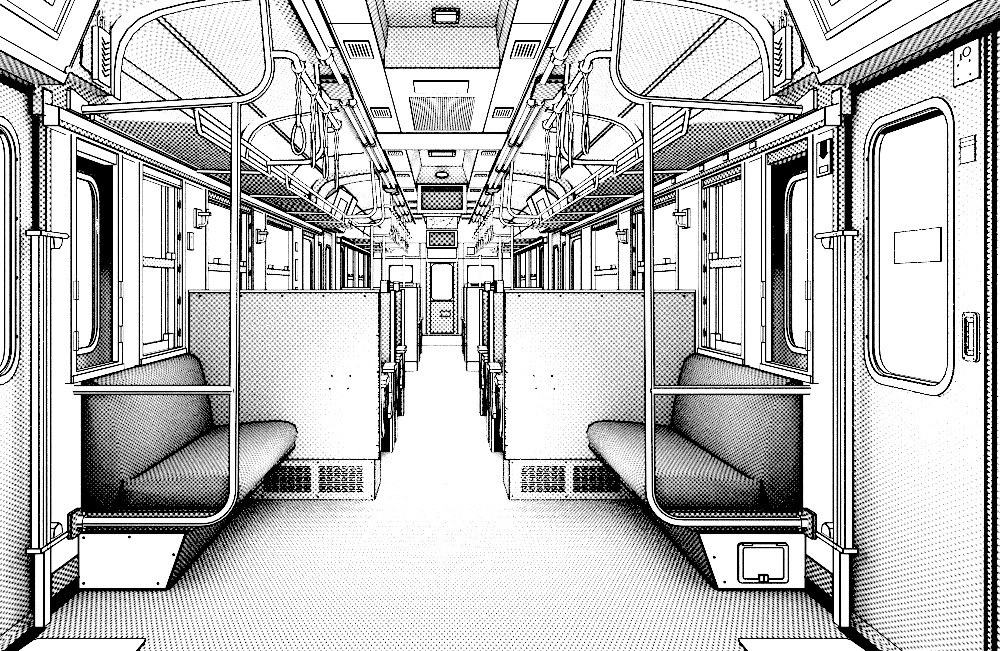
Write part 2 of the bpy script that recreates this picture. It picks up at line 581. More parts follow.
# ------------------------------------------------------------------ windows
def windows():
    n = 1
    order = ['first', 'second', 'third', 'fourth', 'fifth', 'sixth', 'seventh', 'eighth', 'ninth']
    for S, ph, nm in SIDES:
        for i, (y0, y1, kind) in enumerate(WINS):
            lab = {'pocket': 'narrow pocket window with a dark rounded opening', 'plain': 'narrow plain window', 'sash': 'two-sash window with a meeting rail'}[kind]
            t = thing('window_%d' % n, (S * W, (y0 + y1) / 2, ZS), '%s, %s from the front door %s' % (lab, order[i], ph), 'window', kind='structure')
            n += 1
            f = .028 * (1 if y0 < 6 else 1.3)
            b = MB(S, px=1.2 if y0 < 6 else (.9 if y0 < 9 else .6))
            b.ring(rrect(y0 - .012, y1 + .012, ZS - .012, ZT + .012, .003, 2), rrect(y0 + f, y1 - f, ZS + f, ZT - f, .003, 2), 'x', W - .022, W + (.004 if kind == 'pocket' or y0 > 6 else .05), WHITE)
            b.box(W - .03, W - .022, y0 - .01, y1 + .01, ZS - .01, ZS + .016, WHITE, px=1)
            b.build('window_frame', t)
            if y0 < 9:
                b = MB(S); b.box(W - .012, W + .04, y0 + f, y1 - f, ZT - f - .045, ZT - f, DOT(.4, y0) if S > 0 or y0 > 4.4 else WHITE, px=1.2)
                b.box(W - .014, W - .012, y0 + f, y1 - f, ZT - f - .048, ZT - f - .034, WHITE, px=.9) if kind == 'sash' else None
                b.build('blind_housing', t)
            zt = ZT - f - .045 if y0 < 9 else ZT - f
            if kind == 'sash':
                tr = .07 if y0 < 4 else .09
                # runner strip with stops on the far jamb
                b = MB(S); b.box(W - .005, W + (.03 if y0 < 6 else .005), y1 - f - tr, y1 - f, ZS + f, zt, WHITE, px=1 if y0 < 6 else .6)
                for k in range(5 if y0 < 6 else 0):
                    z = ZS + .08 + k * .17
                    b.prism([(y1 - f - .004, z), (y1 - f - .03, z + .012), (y1 - f - .004, z + .045)], 'x', W - .014, W - .005, BLACK, ink=False)
                if y0 < 6:
                    b.ink([(W - .007, y1 - f - tr * .55, ZS + f), (W - .007, y1 - f - tr * .55, zt)], .9)
                b.build('runner', t)
                zm = 1.285
                b = MB(S); b.box(W + .0, W + .03, y0 + f, y1 - f - tr * .55, zm - .022, zm + .022, DOT(.2, y0), px=1.2); b.build('meeting_rail', t)
                b = MB(S)
                for yy in ([y1 - f - tr - .06] if y0 < 4 else [y0 + .3, y1 - f - tr - .1]):
                    b.box(W - .01, W + .02, yy, yy + .05, zm + .022, zm + .055, WHITE, px=1)
                b.build('latch', t)
                b = MB(S); b.box(W + .008, W + .03, y0 + f, y1 - f - tr, ZS + f, ZS + f + .045, WHITE, px=1)
                b.box(W + .004, W + .03, y1 - f - tr - .07, y1 - f - tr, ZS + f, ZS + f + .075, WHITE, px=1)
                b.build('lower_sash_rail', t)
                if y0 < 6:
                  b = MB(S); b.box(W + .03, W + .05, y1 - f - tr - .04, y1 - f - tr - .01, ZS + f, zt, WHITE, px=.9); b.build('outer_mullion', t)
                b = MB(S); b.quad((W + .035, y0 + f, ZS + f), (W + .035, y1 - f, ZS + f), (W + .035, y1 - f, zt), (W + .035, y0 + f, zt), glass(), ink=False); b.build('pane', t)
            elif kind == 'plain':
                b = MB(S, px=.9); b.ring(rrect(y0 + f, y1 - f, ZS + f, zt, .003), rrect(y0 + f + .05, y1 - f - .05, ZS + f + .03, zt - .03, .09), 'x', W - .005, W + .01, WHITE); b.build('inner_frame', t)
                b = MB(S); b.quad((W + .02, y0 + f, ZS + f), (W + .02, y1 - f, ZS + f), (W + .02, y1 - f, zt), (W + .02, y0 + f, zt), glass(), ink=False); b.build('pane', t)
            else:
                # pocket: the sliding-door pocket seen through the inner pane, outer skin with a rounded opening
                b = MB(S)
                oy0, oy1 = y0 + .03, y1 + .10
                xo = W + .125
                q = DOT(.45, y0, .6)
                b.ring(rrect(oy0 - .02, y1 + .40 * y0 / 3, ZS - .1, ZT + .1, .003), rrect(oy0, oy1, .885, 1.645, .10), 'x', xo, xo + .02, q, px=1.3)
                b.quad((W + .05, y1 + .15 * y0, ZS), (xo, y1 + .4 * y0 / 3, ZS), (xo, y1 + .4 * y0 / 3, ZT), (W + .05, y1 + .15 * y0, ZT), BLACK, ink=False)
                b.build('pocket_panel', t)
                b = MB(S)
                if y0 < 4:
                    b.box(xo - .03, xo - .002, y1 + .10, y1 + .17, 1.25, ZT, BLACK, ink=False)
                    b.box(xo - .03, xo - .002, y1 + .27, y1 + .31, ZS, ZT, BLACK, ink=False)
                b.box(xo - .03, xo - .002, y0 + .02, y1 + .38 * y0 / 3, 1.66, ZT, BLACK, ink=False)
                b.build('door_seal', t)
                b = MB(S)
                b.ring(rrect(oy0, oy1, .885, 1.645, .10), rrect(oy0 + .025, oy1 - .025, .91, 1.62, .085), 'x', xo - .012, xo - .002, WHITE, px=1.1)
                b.build('outer_window_frame', t)
                b = MB(S)
                for z in (.93, 1.12):
                    b.box(W - .034, W - .022, y1 - f - .002, y1 - f + .018, z, z + .07, WHITE, px=.9)
                    b.box(W - .034, W - .022, y0 + .006, y0 + .02, z, z + .07, WHITE, px=.9)
                b.build('hinge', t)
                b = MB(S); b.quad((W + .02, y0 + f, ZS + f), (W + .02, y1 - f, ZS + f), (W + .02, y1 - f, zt), (W + .02, y0 + f, zt), glass(), ink=False); b.build('pane', t)


windows()


# ------------------------------------------------------------------ doors
def door_leaf(t, S, y0, y1, front, yy, edge):
    X = 1.452
    mat = tone(.19, .0125 * (1 if yy < 4 else 3.5), .8)
    wy0, wy1 = y0 + .125, y1 - .125
    if front:
        wy0, wy1 = 2.268, 2.71
    z0, z1 = .87, 1.705
    b = MB(S)
    b.ring(rrect(y0, y1, .02, DTOP - .02, .002), rrect(wy0, wy1, z0, z1, .09), 'x', X, X + .03, mat, px=1.2)
    leaf = b.build('door_leaf', t)
    b = MB(S)
    b.ring(rrect(wy0 - .018, wy1 + .018, z0 - .02, z1 + .02, .105), rrect(wy0 + .008, wy1 - .008, z0 + .008, z1 - .008, .085), 'x', X - .012, X + .002, WHITE, px=1.4)
    b.ring(rrect(wy0 + .008, wy1 - .008, z0 + .008, z1 - .008, .085), rrect(wy0 + .016, wy1 - .016, z0 + .016, z1 - .016, .078), 'x', X + .002, X + .02, WHITE, px=1.2)
    if front:
        for z in (1.0, 1.2, 1.4, 1.6):
            b.disc((X - .012, wy1 - .002, z), .007, 'x', d=.003)
    b.build('window_frame', leaf)
    b = MB(S)
    b.box(X + .006, X + .02, wy0 + .02, wy1 - .02, z1 - .03, z1 - .014, BLACK, ink=False)
    b.build('shade_seal', leaf)
    b = MB(S)
    b.quad((X + .022, wy0, z0), (X + .022, wy1, z0), (X + .022, wy1, z1), (X + .022, wy0, z1), glass(), ink=False)
    b.build('pane', leaf)
    return leaf


def doors():
    k = 1
    for S, ph, nm in SIDES:
        for di, (d0, d1) in enumerate(DOORS):
            t = thing('door_%d' % k, (S * 1.45, (d0 + d1) / 2, 0), ('front sliding double door with rounded panes ' if di == 0 else 'far sliding double door with dotted leaves ') + ph, 'door', kind='structure')
            k += 1
            if di == 0:
                mid = 2.109
                lf = door_leaf(t, S, mid + .03, d1, True, 2.5, 0)
                X = 1.452
                b = MB(S); b.box(X - .004, X + .03, mid + .018, mid + .03, .01, DTOP - .02, BLACK, ink=False)
                b.box(X - .002, X + .03, mid - .001, mid + .018, .01, DTOP - .02, DOT(.5, 2.2), px=1)
                b.box(X - .004, X + .03, mid - .016, mid - .001, .01, DTOP - .02, BLACK, ink=False); b.build('rubber_edge', t)
                door_leaf(t, S, d0, mid - .016, False, 2.5, 0)
                b = MB(S); b.box(X - .012, X + .02, d0, d1, DTOP - .016, DTOP - .002, BLACK, ink=False)
                b.box(X - .01, X + .03, d0, d1, 0, .02, DOT(.2, 2.6), ink=False); b.build('door_track', t)
                # recessed pull handle
                b = MB(S)
                b.ring(rrect(2.160, 2.219, .967, 1.10, .012), rrect(2.171, 2.209, .982, 1.087, .008), 'x', X - .008, X, WHITE, px=1.3)
                b.ring(rrect(2.171, 2.209, .982, 1.087, .008), rrect(2.179, 2.201, .995, 1.072, .003), 'x', X - .003, X, DOT(.3, 2.2), px=1.2)
                b.quad((X - .002, 2.179, .995), (X - .002, 2.201, .995), (X - .002, 2.201, 1.072), (X - .002, 2.179, 1.072), WHITE, px=1.5)
                for yy in (2.171, 2.209):
                    for z in (.974, 1.092):
                        b.disc((X - .008, yy, z), .004, 'x')
                b.build('door_handle', lf)
            else:
                mid = (d0 + d1) / 2
                for a, c in ((d0, mid - .01), (mid + .01, d1)):
                    X = 1.452
                    b = MB(S, px=1.1)
                    wy0, wy1, z0, z1 = a + .17, c - .17, .87, 1.66
                    b.ring(rrect(a, c, .02, DTOP - .02, .002), rrect(wy0, wy1, z0, z1, .09), 'x', X, X + .008, tone(.33, .03, .8))
                    lf = b.build('door_leaf', t)
                    b = MB(S, px=1.1); b.ring(rrect(wy0 - .02, wy1 + .02, z0 - .02, z1 + .02, .1), rrect(wy0 + .012, wy1 - .012, z0 + .012, z1 - .012, .08), 'x', X - .004, X + .002, WHITE); b.build('window_frame', lf)
                    b = MB(S); b.quad((X + .02, wy0, z0), (X + .02, wy1, z0), (X + .02, wy1, z1), (X + .02, wy0, z1), glass(), ink=False); b.build('pane', lf)
                b = MB(S); b.box(X - .004, X + .03, mid - .012, mid + .012, .01, DTOP - .02, BLACK, ink=False); b.build('rubber_edge', t)

        # things fixed on the front door leaf
        X = 1.452
        if S > 0:
            b = MB(S)
            b.box(X - .004, X - .001, 2.156, 2.262, 1.735, 1.842, WHITE, px=1.2)
            xx = X - .006
            ring = [(xx, 2.205 + .0155 * math.cos(a * .3927), 1.818 + .0125 * math.sin(a * .3927)) for a in range(16)]
            b.ink(ring, .9, True)
            b.ink([(xx, 2.230, 1.802), (xx, 2.230, 1.818)], 1.1); b.ink([(xx, 2.2335, 1.814), (xx, 2.230, 1.818)], .8); b.ink([(xx, 2.234, 1.802), (xx, 2.226, 1.802)], .8)
            for yy, z in ((2.242, 1.79), (2.193, 1.79), (2.241, 1.752), (2.19, 1.752)):
                b.disc((X - .004, yy, z), .0045, 'x')
            tag(b.build('door_number_plate'), 'white plate with a 1, a ring and four screws high on the door', 'plate')
            b = MB(S)
            b.box(X - .003, X - .001, 2.175, 2.236, 1.513, 1.583, WHITE, px=1)
            b.ink([(X - .005, 2.175, 1.571), (X - .005, 2.236, 1.571)], .8)
            b.ink([(X - .005, 2.175, 1.558), (X - .005, 2.236, 1.558)], .8)
            tag(b.build('sticker'), 'small white sticker with two lines beside the front door pane', 'sticker')
            b = MB(S)
            b.box(X + .0195, X + .0205, 2.36, 2.60, 1.245, 1.345, WHITE, px=1.2)
            tag(b.build('notice'), 'blank white notice stuck on the front door pane', 'notice')
        # threshold plate
        b = MB(S)
        b.prism([(.98, 2.2), (1.40, 2.2), (1.345, 2.635), (1.33, 2.645), (.98, 2.645), (.975, 2.62)], 'z', .001, .006, WHITE, px=1.2)
        tag(b.build('threshold_plate'), 'white floor plate inside the front door ' + ph, 'floor plate', 'floor plates at the front doors')
        # door post
        b = MB(S)
        b.box(1.366, 1.398, 2.745, 2.79, 0, .31, WHITE, px=1.4)
        b.box(1.398, 1.424, 2.825, 2.858, 0, 1.78, DOT(.2, 3), px=1.2)
        b.box(1.424, 1.450, 2.835, 2.858, 0, 1.78, BLACK, ink=False)
        b.box(1.394, 1.432, 2.795, 2.858, 1.77, DTOP, DOT(.1, 3), px=1.3)
        tag(b.build('trim_%d' % (2 if S < 0 else 3)), 'slim white door post with a black edge ' + ph, 'post', kind='structure')
        b = MB(S)
        b.prism([(1.352, 2.742), (1.405, 2.742), (1.405, 1.5), (1.352, 1.5)], 'z', .001, .004, BLACK, ink=False)
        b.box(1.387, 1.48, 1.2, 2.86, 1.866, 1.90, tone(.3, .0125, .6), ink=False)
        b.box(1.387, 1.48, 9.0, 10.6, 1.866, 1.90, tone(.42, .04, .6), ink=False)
        tag(b.build('trim_%d' % (4 if S < 0 else 5)), 'black sill groove in the floor along the front door ' + ph, 'sill', kind='structure')

        # vertical grab bar on the post
        t = thing('grab_bar', (S * 1.37, 2.76, .28), 'vertical white grab bar on the front door post ' + ph, 'grab bar', 'grab bars on the front door posts')
        b = MB(S, px=1.3)
        b.box(1.358, 1.384, 2.695, 2.722, .27, 1.35, WHITE)
        b.box(1.350, 1.372, 2.732, 2.755, .27, 1.35, WHITE)
        b.build('bar', t)
        for z, sg in ((1.35, 1), (.28, -1)):
            b = MB(S, px=1.3)
            b.prism([(2.69, z - .008), (2.875, z - .008), (2.89, z), (2.875, z + .008), (2.69, z + .008)], 'x', 1.348, 1.398, WHITE)
            pr = [(2.80, z - .008 * sg), (2.865, z - .008 * sg), (2.86, z - .03 * sg), (2.84, z - .045 * sg), (2.81, z - .048 * sg)]
            if sg < 0:
                pr = [(2.80, z + .008), (2.865, z + .008), (2.86, z + .035), (2.84, z + .05), (2.81, z + .04)]
            b.prism(pr, 'x', 1.36, 1.395, WHITE)
            b.build('bracket', t)


doors()


# ------------------------------------------------------------------ over-door headers, posters, bulkheads
def header_pt(y, s_, off=0.0):
    # point on the slanted face: s_ metres up the slope, off = proud of it
    return (1.30 - .393 * s_ - .919 * off, y, DTOP + .003 + .919 * s_ - .393 * off)


def headers():
    for S, ph, nm in SIDES:
        for di, (y0, y1) in enumerate(((1.2, 2.75), (9.03, 10.57))):
            t = thing('door_header', (S * 1.3, y0, DTOP), ('slanted white header casing over the front door ' if di == 0 else 'slanted white header over the far door ') + ph, 'header')
            b = MB(S, px=1.3)
            z = DTOP + .003
            pr = [(1.386, z), (1.30, z), (1.108, 2.318), (1.386, 2.12)] if di == 0 else [(1.37, z), (1.30, z), (1.12, 2.29), (1.37, 2.10)]
            vs = [(x, yy, zz) for yy in (y0, y1) for x, zz in pr]
            b.add(vs, [(0, 1, 2, 3), (7, 6, 5, 4), (1, 5, 6, 2)], WHITE, px=1.5)
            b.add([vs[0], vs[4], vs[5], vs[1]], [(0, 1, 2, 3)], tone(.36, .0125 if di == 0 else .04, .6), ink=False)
            if di == 0:
                b.ink([header_pt(y0, .036, .002), header_pt(y1 - .015, .036, .002), header_pt(y1 - .015, .56, .002)], 1)
            b.build('casing', t)
            if di == 0:
                b = MB(S)
                p = Vector(header_pt(y1 - .03, .05, .006))
                rings = []
                for q in range(5):
                    a = q / 4 * R90
                    r = .011 * math.cos(a) + .0005
                    c = p + Vector((-.919, 0, -.393)) * (.011 * math.sin(a))
                    rings.append([tuple(c + Vector((.393, 0, -.919)) * (r * math.cos(k * .785)) + Vector((0, 1, 0)) * (r * math.sin(k * .785))) for k in range(8)])
                b.loft(rings, WHITE, smooth=False, ink=True, ang=50); b.build('screw', t)
                b = MB(S)
                o = [header_pt(1.35, .12, .001), header_pt(2.58, .12, .001), header_pt(2.58, .56, .001), header_pt(1.35, .56, .001)]
                fr = []
                for (ya, yb, sa, sb, off) in ((1.35, 2.585, .115, .135, .012), (1.35, 2.585, .54, .56, .012)):
                    fr.append((ya, yb, sa, sb))
                for ya, yb, sa, sb in fr + [(2.565, 2.585, .135, .54), (1.35, 1.37, .135, .54)]:
                    vs = [header_pt(y_, s_, o_) for o_ in (0, .012) for y_ in (ya, yb) for s_ in (sa, sb)]
                    b.add(vs, [(0, 1, 3, 2), (4, 6, 7, 5), (0, 2, 6, 4), (1, 5, 7, 3), (0, 4, 5, 1), (2, 3, 7, 6)], WHITE, px=1)
                b.build('poster_frame', t)
                b = MB(S)
                a, c = (2.34, 2.50)
                vs = [header_pt(a, .20, .004), header_pt(c, .20, .004), header_pt(c, .50, .004), header_pt(a, .50, .004)]
                b.add(vs, [(0, 1, 2, 3)], WHITE, px=1.2)
                vs = [header_pt(1.5, .20, .004), header_pt(2.3, .20, .004), header_pt(2.3, .50, .004), header_pt(1.5, .50, .004)]
                b.add(vs, [(0, 1, 2, 3)], WHITE, px=1.2)
                tag(b.build('poster'), 'blank white poster in the frame over the front door ' + ph, 'poster', 'posters over the front doors')
            else:
                b = MB(S, px=1.1)
                y = y0 - .012
                P = [(1.34, 1.98), (1.12, 2.36), (1.00, 2.30), (1.22, 1.92)]
                b.prism([(1.285, 1.89), (1.15, 2.27), (1.0, 2.17), (1.13, 1.83)], 'y', y - .03, y, WHITE, px=1.2)
                b.prism([(1.22, 1.915), (1.135, 2.15), (1.06, 2.10), (1.14, 1.88)], 'y', y - .036, y - .03, WHITE, px=1)
                b.build('end_notice', t)
        # bulkhead between header and luggage rack
        b = MB(S, px=1.2)
        b.box(1.345, 1.42, 2.75, 3.25, 1.945, 2.40, DOT(.14, 3), px=1.3)
        tag(b.build('trim_%d' % (6 if S < 0 else 7)), 'dotted bulkhead panel between door header and rack ' + ph, 'panel', kind='structure')
        prof = [(1.343, 1.95), (1.342, 2.06), (1.335, 2.12), (1.32, 2.175), (1.29, 2.225), (1.24, 2.27), (1.17, 2.302), (1.05, 2.332), (.90, 2.358), (.72, 2.375)]
        for j, (y, w_) in enumerate(((3.25, .06), (5.42, .06), (8.35, .5))):
            b = MB(S, px=1.2)
            dx = .012 if j < 2 else .03
            vs = []
            for x, z in prof:
                vs += [(x - dx, y, z - dx), (x - dx, y + w_, z - dx), (x + .03, y, z + .03), (x + .03, y + w_, z + .03)]
            fs = []
            for i in range(len(prof) - 1):
                o = 4 * i
                fs += [(o, o + 1, o + 5, o + 4), (o + 2, o, o + 4, o + 6), (o + 1, o + 3, o + 7, o + 5)]
            b.add(vs, fs, WHITE if j < 2 else DOT(.12, 8), px=1.2)
            tag(b.build('trim_%d' % (10 + j * 2 + (S > 0))), ['arched rib closing the ceiling cove above the front bench ', 'arched rib across the ceiling cove above the third window ', 'wide arched bulkhead before the far door '][j] + ph, 'rib', kind='structure')
        # hanging chevron tag
        t = thing('chevron_tag', (S * 1.33, 3.12, 1.95), 'white hanging tag with black chevrons on the bulkhead ' + ph, 'tag', 'chevron tags on the bulkheads')
        b = MB(S); b.prism([(2.97, 1.99), (3.2, 1.97), (3.225, 2.25), (3.03, 2.28), (3, 2.24)], 'x', 1.338, 1.344, DOT(.1, 3), px=1); b.build('backing_plate', t)
        b = MB(S, px=1.2)
        b.prism(rrect(3.055, 3.165, 1.955, 2.165, .012, 3), 'x', 1.312, 1.336, WHITE)
        for k in range(7):
            z = 1.985 + k * .021
            b.ink([(1.309, 3.145, z + .017), (1.309, 3.11, z), (1.309, 3.082, z + .017)], 1.25)
        b.build('plate', t)
        b = MB(S); b.tube([(1.325, 3.11 + .024 * math.cos(a * .5236), 2.19 + .032 * math.sin(a * .5236)) for a in range(12)], .006, closed=True, n=8); b.build('ring', t)
        b = MB(S)
        b.tube(fillet([(1.344, 3.11, 2.25), (1.325, 3.11, 2.25), (1.325, 3.11, 2.205)], .012), .006, n=8); b.build('hook', t)


headers()


# ------------------------------------------------------------------ luggage racks
def racks():
    for S, ph, nm in SIDES:
        for k, (y0, y1, arms) in enumerate(((3.06, 8.95, (4.39, 5.6, 6.9, 7.85)), (10.75, 15.7, (12.2, 13.7, 15.0)))):
            where = 'front' if k == 0 else 'far'
            b = MB(S, px=1.2)
            ys = 2.81 if k == 0 else 10.65
            b.prism([(1.345, 1.735), (1.345, 1.80), (1.40, 1.815), (1.40, 1.735)], 'y', ys, y1, WHITE, px=1.5)
            b.quad((1.3445, ys, 1.735), (1.3445, y1, 1.735), (1.3445, y1, 1.757), (1.3445, ys, 1.757), DOT(.25, 3.2), ink=False)
            b.ink([(1.344, ys, 1.757), (1.344, y1, 1.757)], .8)
            if k == 0:
                for yy in ((3.42, 3.75, 4.1, 4.6) if S > 0 else ()):
                    b.box(1.339, 1.345, yy, yy + .06, 1.765, 1.79, WHITE, px=.9)
            tag(b.build('trim_%d' % (20 + k * 2 + (S > 0))), 'white ledge under the %s luggage rack %s' % (where, ph), 'ledge', kind='structure')
            t = thing('luggage_rack', (S * 1.34, y0, 1.78), '%s luggage rack with a dotted net and tube rails %s' % (where, ph), 'luggage rack')
            b = MB(S)
            cuts = ((y0 + .02, 4.39, .0145, .19, .31), (4.39, 6.2, .021, .126, .22), (6.2, y1, .033, .09, .155)) if k == 0 else ((y0, y1, .05, .05, .085),)
            for ya, yb, pp, uy, sh in cuts:
                b = MB(S)
                b.quad((1.345, ya, 1.815), (1.345, yb, 1.815), (.965, yb, 1.80), (.965, ya, 1.80), tone(.36, pp, .9), ink=False)
                b.build('net', t, uvy=uy, shear=sh)
            b = MB(S)
            if k == 0:
                b.tube([(.955, y0, 1.862), (.955, y1, 1.862)], .015, metal(3.2))
                b.build('front_rail', t)
                for a, c in ((3.10, 4.42), (4.9, 7.75)):
                    b = MB(S); b.tube(fillet([(.955, a, 1.862), (.955, a + .05, 1.778), (.955, c, 1.778), (.955, c, 1.862)], .03), .012, metal(2.6)); b.build('guard_rail', t)
            else:
                b.tube([(.955, y0, 1.862), (.955, y1, 1.862)], .016)
                b.build('front_rail', t)
            b = MB(S)
            b.box(1.33, 1.345, y0, y1, 1.806, 1.83, WHITE, px=1); b.build('wall_rail', t)
            for a in arms:
                b = MB(S); b.tube([(1.36, a, 1.80), (.955, a, 1.79)], .012 if k == 0 else .018); b.build('cross_arm', t)


racks()


# ------------------------------------------------------------------ stanchions, overhead rails, straps
PX_ = .787


def poles():
    for S, ph, nm in SIDES:
        t = thing('bench_guard', (S * PX_, 3.05, 0), 'tubular guard frame with a tall pole at the bench end ' + ph, 'guard rail')
        b = MB(S, px=1.2)
        y = 3.05
        b.tube(fillet([(1.385, y, .272), (.795, y, .272), (.785, y, 1.868)], .12), .0195, n=16)
        b.build('pole', t)
        b = MB(S); b.tube([(1.415, y, .775), (.79, y, .775)], .0195, n=16); b.build('mid_rail', t)
        b = MB(S, px=1.3); b.prism(rrect(y - .065, y + .022, .225, .32, .008, 2), 'x', 1.383, 1.396, DOT(.4, 3)); b.tube([(1.39, y, .272), (1.36, y, .272)], .026, n=12); b.build('wall_flange', t)

        for k, (y, hasrail) in enumerate(((3.05, 1), (4.39, 0), (7.85, 0), (8.95, 1), (10.85, 0), (14.6, 0))):
            names = ['over the front bench end', 'over the front partition', 'over the last seats', 'before the far door', 'past the far door', 'near the end wall']
            t = thing('overhead_rail', (S * .65, y, 1.86), 'bent overhead tube %s %s' % (names[k], ph), 'handrail')
            x0, z0, z1 = (1.365, 1.842, 1.885) if k == 0 else (.96, 1.845, 1.85)
            rr = .0195 if k == 0 else (.017 if k == 1 else .02)
            b = MB(S); b.tube(fillet([(x0, y, z0), (.645, y, z1), (.69, y, 2.39)], .13 if k == 0 else .1), rr, n=16); b.build('tube', t)
            if k == 0:
                b = MB(S); b.prism([(2.98, 1.83), (3.14, 1.83), (3.14, 1.875), (3.13, 1.89), (2.99, 1.91), (2.98, 1.90)], 'x', 1.385, 1.397, WHITE, px=1.1); b.build('wall_plate', t)
            if hasrail:
                ye = 4.39 if k == 0 else 10.85
                b = MB(S); b.tube(fillet([(.652, y, 2.055), (.567, y, 2.055), (.567, y + .1, 2.035), (.567, ye, 2.03), (.647, ye, 2.025)], .06), .0165 if k == 0 else .02, n=14); b.build('strap_rail', t)
            if k in (3, 4):
                tt = thing('grab_pole', (S * PX_, y, 0), 'slim vertical pole %s %s' % ('before the far door' if k == 3 else 'past the far door', ph), 'pole')
                b = MB(S); b.tube([(PX_, y, 0), (PX_, y, 1.84)], .02, n=12); b.build('shaft', tt)
                b = MB(S); b.tube([(PX_, y, 0), (PX_, y, .02)], .045, n=12); b.build('foot', tt)
        b = MB(S); b.tube([(.57, 11.0, 2.03), (.57, 14.58, 2.03)], .022)
        tag(b.build('strap_rail'), 'straight strap rail beyond the far door ' + ph, 'handrail')

        # straps
        ords = ['first', 'second', 'third', 'fourth', 'fifth']
        near = [3.16, 3.52, 3.90, 4.30]
        far = [9.1 + .32 * i for i in range(5)]
        last = [11.3 + .7 * i for i in range(4)]
        for grp, ys, gname in (('near', near, 'hanging straps over the front benches'), ('far', far, 'hanging straps at the far door'), ('last', last, 'hanging straps beyond the far door')):
            for i, y in enumerate(ys):
                lab = {'near': '%s hanging strap from the bench-end pole over the front bench %s', 'far': '%s strap along the rail at the far door %s', 'last': '%s strap along the rail beyond the far door %s'}[grp] % (ords[i], ph)
                t = thing('hanging_strap', (S * .567, y, 2.03), lab, 'strap', gname)
                rot = (.3, 1.25, 1.1, 1.3, .9)[i] + (.75 if S > 0 and i == 0 else 0)
                cx = .567; brot = .25; smat = metal(1.6, .3, .34)
                big = 1 if grp == 'near' else 1.25
                b = MB(S)
                for sg in (-1, 1):
                    pts = []
                    for q in range(13):
                        u = q / 12
                        z = 2.055 - .235 * u
                        a = sg * (.019 - .02 * u) * math.cos(u * 2.2 * math.pi) + sg * .004
                        pts.append((cx + a * math.cos(brot), y + a * math.sin(brot), z))
                    b.tube(pts, .0072 * big, smat, n=8)
                b.tube([(cx, y - .012, 2.035), (cx, y + .012, 2.035)], .027, n=12)
                b.build('belt', t)
                b = MB(S); b.tube([(cx, y, 1.845), (cx, y, 1.80)], .0115 * big, metal(2.2, .3, .4), n=8); b.build('sleeve', t)
                b = MB(S)
                pts = []
                for q in range(20):
                    a = 2 * math.pi * q / 20
                    wx = .026 * math.cos(a) * (1.0 - .25 * math.sin(a))
                    pts.append((cx + wx * math.cos(rot), y + wx * math.sin(rot), 1.755 + .062 * math.sin(a)))
                b.tube(pts, .0082 * big, smat, n=8, closed=True); b.build('ring', t)


poles()


